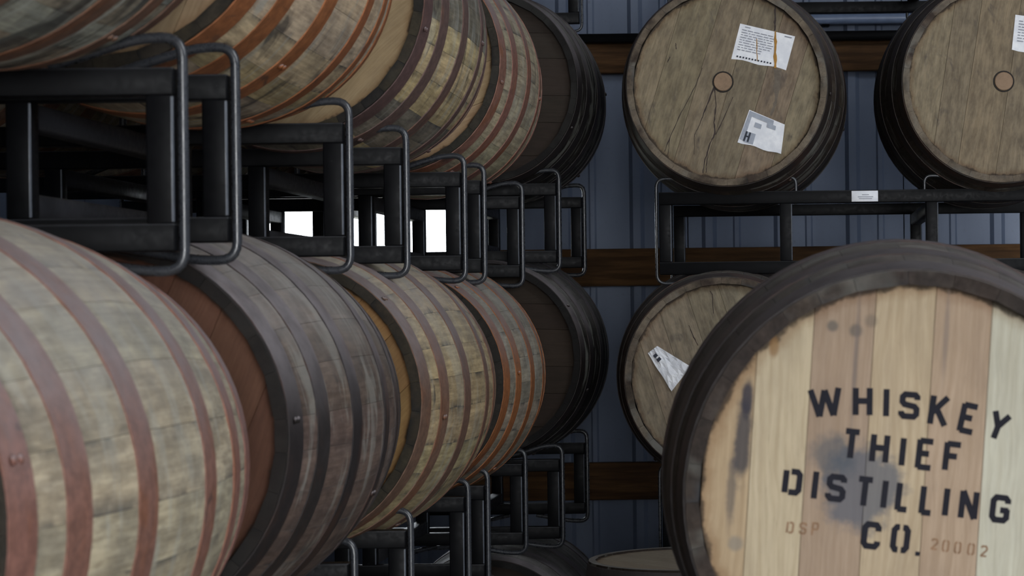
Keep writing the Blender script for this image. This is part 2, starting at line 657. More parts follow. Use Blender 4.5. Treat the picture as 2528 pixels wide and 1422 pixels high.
def barrel(name, loc, label, group, wood, hoop, head, seed, stain=0.3, rust=0.5, vary=0.16, odd=None, yaw=0.0,
           pitch=0.0, layout=0, head_rot=0.0, boards=None, board_cols=None, board_mat=None, bung=False, upright=False,
           hoop_cols=None, head_stain=0.3, smat=None, head_in=HEAD_IN, hmat=None, full=False):
    """loc: middle of the barrel axis. Returns the empty; its children sit in axis coordinates (y along the axis)."""
    rng = random.Random(seed)
    root = empty(name, (0, 0, 0), label, 'barrel', group)
    if upright:
        root.location = (loc[0], loc[1], loc[2] - BL / 2)
        # the barrel's front head (-y) turns up
        B = Matrix.Translation((0, 0, BL / 2)) @ Matrix.Rotation(-PI / 2, 4, 'X')
        root.rotation_euler = (0, 0, yaw)
    else:
        root.location = (loc[0], loc[1], loc[2] - RB)
        B = Matrix.Translation((0, 0, RB))
        root.rotation_euler = (pitch, 0, yaw)

    def child(nm, me, M, mat=None, parent=root):
        o = put_mesh(nm, me, mat, parent)
        o.matrix_local = (B @ M) if parent is root else M
        return o

    ws = [w for w in STAVE_W for _ in range(10)]
    rng.shuffle(ws)
    a = rng.uniform(0, 12)
    for w in ws:
        a += w / 2
        o = child('stave', (STAVE2 if full else STAVE)[w], Matrix.Rotation(math.radians(a), 4, 'Y'), smat)
        base = wood if not (odd and rng.random() < odd[1]) else odd[0]
        o.color = (*jitter(base, vary, rng), min(1, max(0, stain + rng.uniform(-0.08, 0.08))))
        a += w / 2
    hr = rng.uniform(0.6, 2.2)
    for s in (0, 1):
        for i, hm in enumerate(HOOP2 if full else HOOP):
            M = Matrix.Rotation(PI * s, 4, 'Z')
            o = child('hoop', hm, M, hmat)
            hc = hoop if not hoop_cols else hoop_cols[(i if s == 0 else 5 - i)]
            o.color = (*jitter(hc, 0.12, rng), rust)
            y = -H2 + (0.032, 0.147, 0.325)[i]
            ang = hr + i * 0.9 + s
            for dy in (-0.009, 0.009):
                R = Matrix.Rotation(ang, 4, 'Y') @ Matrix.Translation((0, y + dy, prof(y, RB2 if full else RB) + 0.003))
                r_ = child('rivet', RIVET, R, hmat, o)
                r_.color = o.color
    for s in (0, 1):
        M = Matrix.Rotation(PI * s, 4, 'Z') @ Matrix.Translation((0, -H2 + head_in, 0)) @ Matrix.Rotation(head_rot, 4, 'Y')
        ms = boards if (boards and s == 0) else HEADS[(layout + s) % 3]
        for q, bm_ in enumerate(ms):
            o = child('head_board', bm_, M, board_mat if s == 0 else None)
            hc = board_cols[q] if (board_cols and s == 0) else jitter(head, 0.13, rng)
            o.color = (*hc, head_stain)
    if bung:
        M = Matrix.Translation((bung[0], -H2 + HEAD_IN, bung[1]))
        bo = child('bung', BUNG, M, M_CORK)
        ro = put_mesh('bung_hole', BUNG_RING, M_DARK, bo)
        tag(bo, 'round pale wooden bung')
    root['_face'] = 1
    del root['_face']
    return root, B


# ------------------------------------------------------------------ racks
RW, RA, RD = 0.58, 0.37, 0.80        # half width, barrel offset from the middle, depth between the two frames
TB = 0.036                            # tube size
RHT = 0.237                           # height over the rails
RC = 0.040                            # the rods stand this far above and below the rails
POSTS = (-RW + TB / 2, -RW + 0.365, -RW + 0.785, RW - TB / 2)
POSTS_L = (-RW + TB / 2, RW - 0.71, RW - 0.295, RW - TB / 2)
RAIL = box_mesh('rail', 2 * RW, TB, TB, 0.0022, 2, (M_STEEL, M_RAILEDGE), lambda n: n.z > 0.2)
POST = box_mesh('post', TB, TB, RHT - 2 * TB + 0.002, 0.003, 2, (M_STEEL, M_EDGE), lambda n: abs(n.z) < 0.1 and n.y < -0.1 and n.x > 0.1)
FORK = box_mesh('fork_tube', TB * 0.95, RD - TB + 0.002, 0.036, 0.003, 1)


def rod_meshes(r):
    T, Bm = RHT + RC, -0.025
    e = RW + 0.008 - RA                # rack end seen from the barrel axis
    out = []
    c_pts = rounded([(0.045, 0, RHT + 0.004), (e - 0.055, 0, T), (e, 0, T), (e, 0, Bm), (e - 0.055, 0, Bm), (0.045, 0, -0.004)], 0.028)
    out.append(tube_mesh('end_rod', c_pts, r))
    t_pts = rounded([(-0.045, 0, RHT + 0.004), (-0.14, 0, T), (-0.185, 0, T), (-0.185, 0, RHT - 0.002)], 0.024)
    out.append(tube_mesh('cradle_rod', t_pts, r))
    b_pts = rounded([(-0.045, 0, -0.004), (-0.14, 0, Bm), (-0.185, 0, Bm), (-0.185, 0, 0.002)], 0.024)
    out.append(tube_mesh('saddle_rod', b_pts, r))
    return out


ROD = rod_meshes(0.0070)
ROD_THIN = rod_meshes(0.0046)


def rack(loc, label, group, yaw=0.0, pitch=0.0, depth=RD, posts=POSTS, rods=ROD_THIN):
    """loc: middle of the rack at the underside of its bottom rails"""
    root = empty('barrel_rack', loc, label, 'rack', group, rot=(pitch, 0, yaw))
    for y in (-depth / 2, depth / 2):
        for z in (TB / 2, RHT - TB / 2):
            put_mesh('rail', RAIL, M_STEEL, root, (0, y, z))
        for x in posts:
            put_mesh('post', POST, M_STEEL, root, (x, y, RHT / 2))
        for sg in (1, -1):
            for q, me in enumerate(rods):
                o = put_mesh(('end_rod', 'cradle_rod', 'saddle_rod')[q], me, M_ROD, root, (sg * RA, y, 0))
                if sg < 0:
                    o.rotation_euler = (0, 0, PI)
    for x in posts[1:3]:
        for z in (TB + 0.018, RHT - TB - 0.018):
            put_mesh('fork_tube', FORK, M_FORK, root, (x, 0, z))
    return root


# ------------------------------------------------------------------ the building
WALL_Y = 8.40
X_L, X_R, Y_F, Z_C = -7.03, 7.08, -8.0, 5.0

fl = put_mesh('floor', box_mesh('floor', X_R - X_L, WALL_Y - Y_F + 0.2, 0.2), M_FLOOR, None, ((X_L + X_R) / 2, (WALL_Y + Y_F) / 2 + 0.1, -0.1))
tag(fl, kind='structure')
gr = put_mesh('ground_outside', box_mesh('ground', 60, 40, 0.2), M_GROUND, None, (0, WALL_Y + 20.2, -0.16))
tag(gr, kind='structure')

# corrugated back wall: 0.83 m panels with a doorway one panel wide
PW = 0.83
DOOR_R = -1.22
DOOR_H = 1.99
SILL = 1.30


def panel_mesh(z0, z1, name='wall_panel'):
    pts = []
    rib = PW / 3
    for i in range(3):
        x = i * rib
        pts += [(x, 0), (x + 0.055, 0), (x + 0.070, -0.015), (x + 0.098, -0.015), (x + 0.113, 0),
                (x + 0.175, 0), (x + 0.182, -0.006), (x + 0.198, -0.006), (x + 0.205, 0)]
    pts.append((PW + 0.004, 0))
    n = len(pts)
    verts = [(x, y, z0) for x, y in pts] + [(x, y, z1) for x, y in pts]
    verts += [(x, y + 0.002, z0) for x, y in pts] + [(x, y + 0.002, z1) for x, y in pts]
    faces = []
    for i in range(n - 1):
        faces.append((i, i + 1, n + i + 1, n + i))
        faces.append((2 * n + i + 1, 2 * n + i, 3 * n + i, 3 * n + i + 1))
    return mesh_from(name, verts, faces)


wall_back = empty('wall_back', (0, WALL_Y, 0), kind='structure')
PAN = panel_mesh(0, Z_C)
PAN_D = panel_mesh(DOOR_H, Z_C)
PAN_S = panel_mesh(0, SILL)
for k in range(-7, 10):
    x = DOOR_R + k * PW
    if k == -1:
        put_mesh('wall_panel', PAN_D, M_WALL, wall_back, (x, 0, 0))
        put_mesh('wall_panel', PAN_S, M_WALL, wall_back, (x, 0, 0))
    else:
        put_mesh('wall_panel', PAN, M_WALL, wall_back, (x, 0, 0))
GZ = (0.10, 0.90, 1.715, 2.525, 3.34, 4.15)
for z in GZ:
    segs = [(X_L, X_R)] if not SILL < z < DOOR_H else [(X_L, DOOR_R - PW - 0.02), (DOOR_R + 0.02, X_R)]
    for (a, b) in segs:
        put_mesh('girt', box_mesh('girt', b - a, 0.045, 0.142, 0.004), M_GIRT, wall_back, ((a + b) / 2, -0.048, z))
# the opening to daylight: frame and sill
win = empty('window_1', (DOOR_R - PW / 2, WALL_Y, SILL), kind='structure')
WH = DOOR_H - SILL
for sx in (-1, 1):
    put_mesh('window_jamb', box_mesh('window_jamb', 0.05, 0.09, WH, 0.004), M_GIRT, win, (sx * (PW / 2 + 0.025), -0.03, WH / 2))
put_mesh('window_head', box_mesh('window_head', PW + 0.15, 0.09, 0.06, 0.004), M_GIRT, win, (0, -0.03, WH + 0.03))
put_mesh('window_sill', box_mesh('window_sill', PW + 0.15, 0.11, 0.05, 0.004), M_GIRT, win, (0, -0.03, -0.025))
# steel angle along the wall over the upper girt
an = put_mesh('trim_1', box_mesh('trim', 6.0, 0.05, 0.034, 0.004), M_STEEL, None, (1.2, WALL_Y - 0.098, 2.582))
tag(an, kind='structure')

M_PIPE = mat_plain('grey_conduit', lin(126, 142, 172), 0.35, 0.15, 20, 0.6)
pipe = empty('conduit_pipe', (0.85, WALL_Y - 0.06, 2.652), 'pale blue-grey pipe along the wall between the two top right barrels', 'pipe')
put_mesh('pipe', tube_mesh('pipe', [(-0.95, 0, 0), (0.95, 0, 0)], 0.021, 16), M_PIPE, pipe)
for x in (-0.7, 0.7):
    put_mesh('pipe_clip', box_mesh('pipe_clip', 0.03, 0.06, 0.05, 0.004), M_STEEL, pipe, (x, 0.022, 0))
wl = put_mesh('wall_left', box_mesh('wall_left', 0.1, WALL_Y - Y_F, Z_C), M_WALL, None, (X_L - 0.05, (WALL_Y + Y_F) / 2, Z_C / 2))
wr = put_mesh('wall_right', box_mesh('wall_right', 0.1, WALL_Y - Y_F, Z_C), M_WALL, None, (X_R + 0.05, (WALL_Y + Y_F) / 2, Z_C / 2))
tag(wl, kind='structure')
tag(wr, kind='structure')


def wall_with_hole(name, x0, x1, z1, hx0, hx1, hz):
    v, f = [], []
    def bx(a, b, c, d):
        n = len(v)
        for y in (0, 0.1):
            v.extend([(a, y, c), (b, y, c), (b, y, d), (a, y, d)])
        f.extend([(n, n + 1, n + 2, n + 3), (n + 7, n + 6, n + 5, n + 4), (n, n + 4, n + 5, n + 1), (n + 1, n + 5, n + 6, n + 2), (n + 2, n + 6, n + 7, n + 3), (n + 3, n + 7, n + 4, n)])
    bx(x0, hx0, 0, z1)
    bx(hx1, x1, 0, z1)
    bx(hx0, hx1, hz, z1)
    return mesh_from(name, v, f)


wf = put_mesh('wall_front', wall_with_hole('wall_front', X_L, X_R, Z_C, 0.3, 4.9, 4.1), M_WALL, None, (0, Y_F - 0.1, 0))
tag(wf, kind='structure')
ce = put_mesh('ceiling', box_mesh('ceiling', X_R - X_L, WALL_Y - Y_F, 0.1), M_CEIL, None, ((X_L + X_R) / 2, (WALL_Y + Y_F) / 2, Z_C + 0.05))
tag(ce, kind='structure')

# ------------------------------------------------------------------ the left-hand row: five racks deep, three tiers
BASE = 0.105 + CAM_Z                   # underside of the second rack tier
PITCH = 0.825
AX = RHT + 0.294                       # barrel axis above the underside of its rack

P = dict
WOODS = {
    'warm': lin(206, 186, 156), 'ashen': lin(172, 162, 144),
    'pale_grey': lin(190, 178, 152), 'tan': lin(194, 174, 136), 'cream': lin(214, 192, 148), 'grey': lin(168, 158, 140),
    'brown': lin(116, 99, 89), 'dark': lin(58, 50, 44), 'black': lin(40, 35, 31), 'greybrown': lin(146, 132, 112),
}
HOOPS = {
    'redbrown': lin(142, 101, 89), 'purple': lin(104, 82, 78), 'black': lin(46, 40, 40), 'orange': lin(156, 98, 60),
    'brown': lin(124, 94, 78), 'grey': lin(84, 78, 78),
}
HEADC = {'tan': lin(176, 152, 120), 'grey': lin(164, 148, 126), 'brown': lin(150, 118, 84)}

COLS = [  # barrel middle y, rack middle y, x of the right-hand barrel axis, rack lift, barrel lift
    (2.44, 2.43, -1.00), (3.56, 3.50, -1.00), (4.77, 4.88, -1.00), (5.90, 6.02, -1.00), (6.92, 6.95, -0.905)]
LEFT_UP = [
    P(wood='ashen', hoop='brown', stain=1.0, rust=0.5, odd=(lin(176, 180, 170), 0.2), vary=0.2,
      label='stained grey-brown barrel at the top left corner, nearest in the upper row'),
    P(wood='warm', hoop='orange', stain=0.6, rust=0.95, odd=(WOODS['tan'], 0.3), vary=0.15,
      label='grey-tan barrel with bright orange rusted hoops, second in the upper row'),
    P(wood='cream', hoop='purple', stain=0.4, rust=0.3, odd=(lin(136, 130, 116), 0.5), vary=0.14,
      label='cream and grey barrel with purple-brown hoops, third in the upper row'),
    P(wood='pale_grey', hoop='redbrown', stain=0.3, rust=0.7, vary=0.14,
      label='pale barrel with red-brown hoops, fourth in the upper row before the black one'),
    P(wood='black', hoop='black', stain=0.5, rust=0.05, vary=0.2, head=lin(52, 44, 38),
      label='blackened barrel at the far end of the upper row by the wall')]
LEFT_MID = [
    P(wood='pale_grey', hoop='redbrown', stain=0.3, rust=0.45, vary=0.10,
      label='large pale barrel with brick-red hoops in the lower left corner, nearest of its row'),
    P(wood='brown', hoop='black', stain=0.35, rust=0.15, vary=0.12, head=lin(104, 72, 58),
      label='dark grey-brown barrel with blackish hoops, second in the middle row'),
    P(wood='tan', hoop='brown', stain=0.25, rust=0.4, vary=0.15, yaw=-0.03, head=lin(160, 126, 84),
      label='pale tan barrel with thin brown hoops, third in the middle row'),
    P(wood='grey', hoop='orange', stain=0.25, rust=0.8, vary=0.14,
      label='grey barrel with close orange-brown hoops, fourth in the middle row'),
    P(wood='black', hoop='black', stain=0.5, rust=0.05, vary=0.2, head=lin(52, 42, 34),
      label='blackened barrel at the far end of the middle row by the wall')]
ORD = ('nearest', 'second', 'third', 'fourth', 'fifth')
for c, (by, ry, ax) in enumerate(COLS):
    lift = -0.02 if c == 0 else 0.0
    for tier, nm in ((2, 'upper'), (1, 'middle'), (0, 'bottom')):
        base = BASE + (tier - 2) * PITCH
        dl = lift if tier == 2 else 0.0
        rl_ = 0.042 if tier == 1 else dl      # the middle racks sit a little higher
        if tier == 1:
            dl = -0.004 if c == 0 else 0.018
        if c == 4:
            dl, rl_ = ((0.0, 0.0), (0.055, 0.045), (0.035, 0.045))[tier]
        rx = ax - RA
        end = 'at the far end' if c == 4 else ORD[c] + ' from the front'
        rack((rx, ry, base + rl_), 'black steel rack under the %s row of the left stack, %s' % (nm, end),
             'steel racks of the left-hand stack', posts=POSTS_L, rods=ROD)
        z = base + AX + dl
        if tier == 2:
            q = LEFT_UP[c]
        elif tier == 1:
            q = LEFT_MID[c]
        else:
            q = P(wood='black', hoop='black', stain=0.4, rust=0.1, vary=0.2, head=lin(60, 52, 46),
                  label='dark barrel in the bottom row of the left stack, %s' % end)
        barrel('whiskey_barrel', (ax, by, z), q['label'], 'barrels of the left-hand stack', WOODS[q['wood']], HOOPS[q['hoop']],
               q.get('head') or (HEADC['brown'] if tier == 1 else HEADC['tan']), 100 + c * 7 + tier, q['stain'], q['rust'], q['vary'], q.get('odd'), layout=c % 3, head_rot=0.4 * c, smat=M_STAVE_B, yaw=q.get('yaw', 0))
        if tier and c < 5:
            barrel('whiskey_barrel', (ax - 2 * RA, by + 0.02, z), 'barrel on the hidden side of the left stack, %s row, %s' % (nm, end),
                   'barrels behind the left-hand row', WOODS['greybrown'], HOOPS['brown'], HEADC['tan'], 300 + c * 7 + tier, 0.4, 0.4, layout=(c + 1) % 3)
# the rack that rests on top of the far upper barrel
rack((COLS[4][2] - RA, COLS[4][1], BASE + PITCH + 0.04), 'black steel rack on top of the far blackened barrel', 'steel racks of the left-hand stack')

# ------------------------------------------------------------------ the right-hand stack by the wall
RX = 0.207
RY = 6.70
for k in range(4):
    nm = ('on the floor under the right stack', 'under the middle row of the right stack', 'with a white sticker under the two top right barrels',
          'lying on top of the two top right barrels')[k]
    rk = rack((RX, RY, BASE + (k - 2) * PITCH + (0.03 if k == 3 else 0)), 'black steel barrel rack ' + nm, 'steel racks of the right-hand stack')
    if k == 2:
        st = put_mesh('rack_sticker', box_mesh('rack_sticker', 0.076, 0.0012, 0.031, 0.0005), M_PAPER, rk, (0.012, -RD / 2 - TB / 2 - 0.0008, RHT - TB / 2))
        tag(st, 'white printed sticker')
        for q, (w_, dz) in enumerate(((0.020, 0.004), (0.044, -0.002), (0.038, -0.007))):
            put_mesh('printed_line', box_mesh('printed_line', w_, 0.0004, 0.0022), M_PRINT, st, (0.002, -0.0008, dz))
RIGHT = [
    (2, -0.155, 6.62, 'weathered barrel with two white paper labels and drips below its bung', P(bung=(-0.012, 0.012), head_rot=0.30, yaw=-0.035)),
    (2, 0.600, 6.62, 'barrel with a pale bung at the right edge, top of the right stack', P(bung=(0.005, 0.004), head_rot=0.16, yaw=0.02)),
    (1, -0.185, 6.62, 'barrel with a crumpled silvery label, half hidden behind the stencilled barrel', P(head_rot=-0.3)),
    (1, 0.590, 6.62, 'barrel wholly behind the stencilled barrel in the right stack', P()),
    (0, -0.165, 6.62, 'bottom barrel of the right stack behind the standing barrel', P()),
    (0, 0.590, 6.62, 'bottom barrel of the right stack at the right', P()),
]
R_ROOT = []
for i, (k, x, y, lab, kw) in enumerate(RIGHT):
    z = BASE + (k - 2) * PITCH + AX
    b, B = barrel('whiskey_barrel', (x, y, z), lab, 'barrels of the right-hand stack', lin(70, 60, 52), lin(52, 45, 42), lin(140, 128, 110) if k < 2 else lin(140, 127, 107),
                  500 + i, 0.35, 0.15, 0.15, None, layout=i % 3, head_stain=0.8, smat=M_STAVE_T, hmat=M_HOOP_F, full=True, **kw)
    R_ROOT.append((b, B))

# ------------------------------------------------------------------ the foreground barrel with the stencil
FX, FY, FZ = 0.150, 2.72, CAM_Z - 0.236       # middle of its front end
TW = 0.075                                     # turn of its head boards
fb = (-RH, -0.205, -0.136, -0.060, 0.015, 0.0865, 0.185, RH)
fboards = [board_mesh(a, b) for a, b in zip(fb[:-1], fb[1:])]
fcols = [lin(182, 160, 130), lin(194, 179, 152), lin(168, 147, 127), lin(188, 170, 143), lin(178, 156, 134), lin(200, 197, 180), lin(188, 174, 148)]
PXM = (FY + HEAD_IN) / F_PX


def fpx(x, y):
    """photo pixel on the foreground head -> its (x, z) about the head centre"""
    return ((x - VPX) * PXM - FX, (VPY - y) * PXM - (FZ - CAM_Z))


def in_boards(x, y):
    X, Z = fpx(x, y)
    c, s = math.cos(TW), math.sin(TW)
    return (X * c - Z * s, X * s + Z * c)


fst = []
for (x, y, hw, hh, colr, k, soft, wb) in [
        (2120, 1205, 0.050, 0.052, (0.090, 0.105, 0.135), 0.78, 0.28, 0.9),
        (2050, 1130, 0.028, 0.026, (0.070, 0.085, 0.105), 0.65, 0.35, 0.8),
        (1828, 1085, 0.010, 0.050, (0.040, 0.042, 0.055), 0.85, 0.45, 0.9),
        (1842, 985, 0.007, 0.022, (0.030, 0.030, 0.045), 0.9, 0.4, 0.6),
        (1800, 1210, 0.006, 0.040, (0.06, 0.06, 0.07), 0.6, 0.5, 0.8),
        (2055, 806, 0.007, 0.007, (0.10, 0.095, 0.09), 0.7, 0.4, 0.2),
        (2112, 818, 0.008, 0.008, (0.10, 0.095, 0.09), 0.65, 0.4, 0.3),
        (2150, 795, 0.008, 0.008, (0.14, 0.12, 0.10), 0.5, 0.4, 0.3),
        (1910, 855, 0.006, 0.013, (0.24, 0.13, 0.05), 0.7, 0.4, 0.4),
        (1808, 1340, 0.009, 0.009, (0.20, 0.19, 0.17), 0.6, 0.4, 0.6),
        (2110, 900, 0.003, 0.075, (0.16, 0.13, 0.12), 0.7, 0.6, 0.5),
        (2335, 830, 0.003, 0.05, (0.2, 0.16, 0.14), 0.6, 0.6, 0.5)]:
    bx, bz = in_boards(x, y)
    fst.append((bx, bz, hw, hh, colr, k, soft, wb))
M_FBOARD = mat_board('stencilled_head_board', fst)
F_root, F_B = barrel('whiskey_barrel', (FX, FY + BL / 2, FZ), 'dark barrel in the foreground with black stencilled lettering on its pale head', 'barrels in the foreground',
                     lin(66, 57, 52), lin(56, 50, 50), HEADC['tan'], 901, 0.12, 0.1, 0.15, None, head_rot=TW, boards=fboards, board_cols=fcols, board_mat=M_FBOARD, head_stain=0.12, smat=M_STAVE_F, hmat=M_HOOP_F, full=True)

# stencil letters: strokes on a unit cell (0..1 wide, 0..1 high)
S_ = 0.14
GL = {
    'W': [[(0.0, 1), (0.25, 0.02)], [(0.25, 0.02), (0.5, 0.95)], [(0.5, 0.95), (0.75, 0.02)], [(0.75, 0.02), (1.0, 1)]],
    'H': [[(0.1, 0), (0.1, 1)], [(0.9, 0), (0.9, 1)], [(0.1, 0.52), (0.9, 0.52)]],
    'I': [[(0.5, 0), (0.5, 1)]],
    'S': [[(0.92, 0.76), (0.92, 0.88), (0.80, 0.97), (0.22, 0.97), (0.08, 0.86), (0.08, 0.65), (0.22, 0.54), (0.78, 0.47), (0.92, 0.36), (0.92, 0.14), (0.78, 0.03), (0.2, 0.03), (0.06, 0.14), (0.06, 0.24)]],
    'K': [[(0.1, 0), (0.1, 1)], [(0.16, 0.42), (0.92, 1)], [(0.36, 0.56), (0.95, 0)]],
    'E': [[(0.1, 0), (0.1, 1)], [(0.1, 0.96), (0.95, 0.96)], [(0.1, 0.52), (0.75, 0.52)], [(0.1, 0.04), (0.95, 0.04)]],
    'Y': [[(0.5, 0), (0.5, 0.48)], [(0.5, 0.48), (0.0, 1)], [(0.5, 0.48), (1.0, 1)]],
    'T': [[(0.5, 0), (0.5, 0.96)], [(0.0, 0.95), (1.0, 0.95)]],
    'F': [[(0.1, 0), (0.1, 1)], [(0.1, 0.95), (0.98, 0.95)], [(0.1, 0.52), (0.8, 0.52)]],
    'D': [[(0.06, 0), (0.06, 1)], [(0.36, 0.96), (0.76, 0.96), (0.92, 0.83), (0.92, 0.17), (0.76, 0.04), (0.30, 0.04)]],
    'L': [[(0.1, 0), (0.1, 1)], [(0.1, 0.04), (1.0, 0.04)]],
    'N': [[(0.08, 0), (0.08, 1)], [(0.08, 1), (0.92, 0)], [(0.92, 0), (0.92, 1)]],
    'G': [[(0.94, 0.74), (0.94, 0.86), (0.80, 0.97), (0.24, 0.97), (0.08, 0.83), (0.08, 0.17), (0.24, 0.03), (0.78, 0.03), (0.93, 0.15), (0.93, 0.45), (0.52, 0.45)]],
    'C': [[(0.92, 0.70), (0.92, 0.85), (0.78, 0.97), (0.24, 0.97), (0.08, 0.83), (0.08, 0.17), (0.24, 0.03), (0.78, 0.03), (0.92, 0.16), (0.92, 0.27)]],
    'O': [[(0.40, 0.97), (0.22, 0.97), (0.08, 0.84), (0.08, 0.16), (0.22, 0.03), (0.40, 0.03)], [(0.60, 0.97), (0.78, 0.97), (0.92, 0.84), (0.92, 0.16), (0.78, 0.03), (0.60, 0.03)]],
    '.': [[(0.5, 0.0), (0.5, 1.0)]],
    '2': [[(0.06, 0.78), (0.2, 0.96), (0.78, 0.96), (0.92, 0.8), (0.92, 0.62), (0.08, 0.05), (0.95, 0.05)]],
    '0': [[(0.40, 0.97), (0.22, 0.97), (0.08, 0.84), (0.08, 0.16), (0.22, 0.03), (0.40, 0.03)], [(0.60, 0.97), (0.78, 0.97), (0.92, 0.84), (0.92, 0.16), (0.78, 0.03), (0.60, 0.03)]],
    'P': [[(0.1, 0), (0.1, 1)], [(0.1, 0.96), (0.8, 0.96), (0.92, 0.85), (0.92, 0.6), (0.8, 0.48), (0.1, 0.48)]],
}


def letter_polys(ch, cx, cz, w, h, rot, sw):
    """list of (verts, faces) in the plane, strokes with extended joins"""
    V, Fc = [], []
    c, s = math.cos(rot), math.sin(rot)
    lay = 0.0
    for line in GL[ch]:
        pts = [Vector(((x - 0.5) * (w - sw), (z - 0.5) * (h - (sw if ch in 'SGCOD20' else 0)))) for x, z in line]
        for a, b in zip(pts[:-1], pts[1:]):
            d = (b - a)
            if d.length < 1e-7:
                continue
            d.normalize()
            nrm = Vector((-d.y, d.x)) * sw / 2
            ea = d * sw * (0.22 if a is not pts[0] else 0.0)
            eb = d * sw * (0.22 if b is not pts[-1] else 0.0)
            n = len(V)
            for p in (a - ea - nrm, b + eb - nrm, b + eb + nrm, a - ea + nrm):
                V.append((cx + p.x * c + p.y * s, -lay, cz - p.x * s + p.y * c))
            Fc.append((n, n + 1, n + 2, n + 3))
            lay += 0.000012
    return V, Fc


def letters(name, items, mat, sw, parent, M, label=None):
    for it in items:
        v, f = letter_polys(*it, sw)
        o = put_mesh(name, mesh_from(name, v, f), mat, parent)
        o.matrix_local = M
        if label:
            tag(o, label)


def c3(cx, cy):
    return fpx(1880 + cx / 2.833, 920 + cy / 2.833)


UNIT = PXM / 2.833
D2R = PI / 180
LINES = {
    'WHISKEY': [('W', 440, 213, 240, 195, -3), ('H', 700, 208, 165, 190, 2), ('I', 865, 218, 60, 190, 3), ('S', 1027, 240, 165, 205, 6),
                ('K', 1232, 278, 165, 200, 10), ('E', 1437, 335, 150, 195, 14), ('Y', 1645, 390, 150, 185, 22)],
    'THIEF': [('T', 618, 505, 140, 195, 8), ('H', 815, 537, 160, 190, 7), ('I', 975, 563, 60, 192, 7), ('E', 1132, 582, 150, 200, 8), ('F', 1322, 602, 150, 195, 8)],
    'DISTILLING': [('D', 203, 765, 155, 200, 8), ('I', 360, 788, 60, 190, 8), ('S', 507, 810, 160, 205, 8), ('T', 706, 840, 140, 195, 8), ('I', 845, 858, 60, 190, 8),
                   ('L', 972, 878, 115, 190, 8), ('L', 1140, 903, 115, 190, 8), ('I', 1275, 918, 60, 190, 8), ('N', 1433, 940, 155, 190, 8), ('G', 1650, 970, 160, 210, 8)],
    'CO': [('C', 748, 1145, 155, 205, 8), ('O', 952, 1170, 155, 210, 8)],
}
M_text = F_B @ Matrix.Translation((0, -H2 + HEAD_IN - 0.0004, 0))
for nm, L in LINES.items():
    items = []
    for (ch, cx, cy, w, h, r) in L:
        X, Z = c3(cx, cy)
        items.append((ch, X, Z, w * UNIT, h * UNIT, (r - 0.7) * D2R))
    letters('stencil_letter', items, M_INK, 43 * UNIT, F_root, M_text, 'black stencilled letter')
X, Z = c3(1070, 1277)
letters('stencil_dot', [('.', X, Z, 30 * UNIT, 30 * UNIT, 8 * D2R)], M_INK, 32 * UNIT, F_root, M_text, 'black stencilled full stop')
items = []
for (ch, cx, cy) in [('2', 1190, 1212), ('0', 1268, 1225), ('0', 1352, 1238), ('0', 1445, 1250), ('2', 1535, 1265), ('D', 182, 1083), ('S', 272, 1090), ('P', 356, 1096)]:
    X, Z = c3(cx, cy)
    items.append((ch, X, Z, 58 * UNIT, 88 * UNIT, 8 * D2R))
letters('branded_character', items, M_FAINT, 13 * UNIT, F_root, M_text, 'faint branded character')

# what carries it, below the frame
rack((FX + RA, FY + BL / 2, FZ - AX), 'black steel rack carrying the stencilled foreground barrel', 'steel racks in the foreground')
rack((FX + RA, FY + BL / 2, FZ - AX - PITCH), 'black steel floor rack at the foot of the foreground stack', 'steel racks in the foreground')
for sg in (0, 1):
    barrel('whiskey_barrel', (FX + 2 * RA * sg, FY + BL / 2, FZ - PITCH), 'barrel below the frame under the stencilled barrel, %s' % ('left' if sg == 0 else 'right'),
           'barrels in the foreground', WOODS['dark'], HOOPS['black'], HEADC['tan'], 950 + sg)

# ------------------------------------------------------------------ the barrel standing on the floor
SX, SY = -0.250, 5.72
barrel('whiskey_barrel', (SX, SY, BL / 2), 'upright barrel with a grey dusty head standing before the right stack', None, lin(60, 50, 42), lin(48, 42, 40), lin(150, 140, 124),
       970, 0.3, 0.1, 0.15, upright=True, layout=1, yaw=0.7, head_stain=0.25, head_in=0.005)


# ------------------------------------------------------------------ paper labels, drips on the right-hand heads
def head_xy(b, B, x, y, depth):
    """photo pixel -> (x, z) in the barrel's axis frame, on its head plane"""
    k = depth / F_PX
    return ((x - VPX) * k - b.location.x, (VPY - y) * k + CAM_Z - b.location.z - RB)


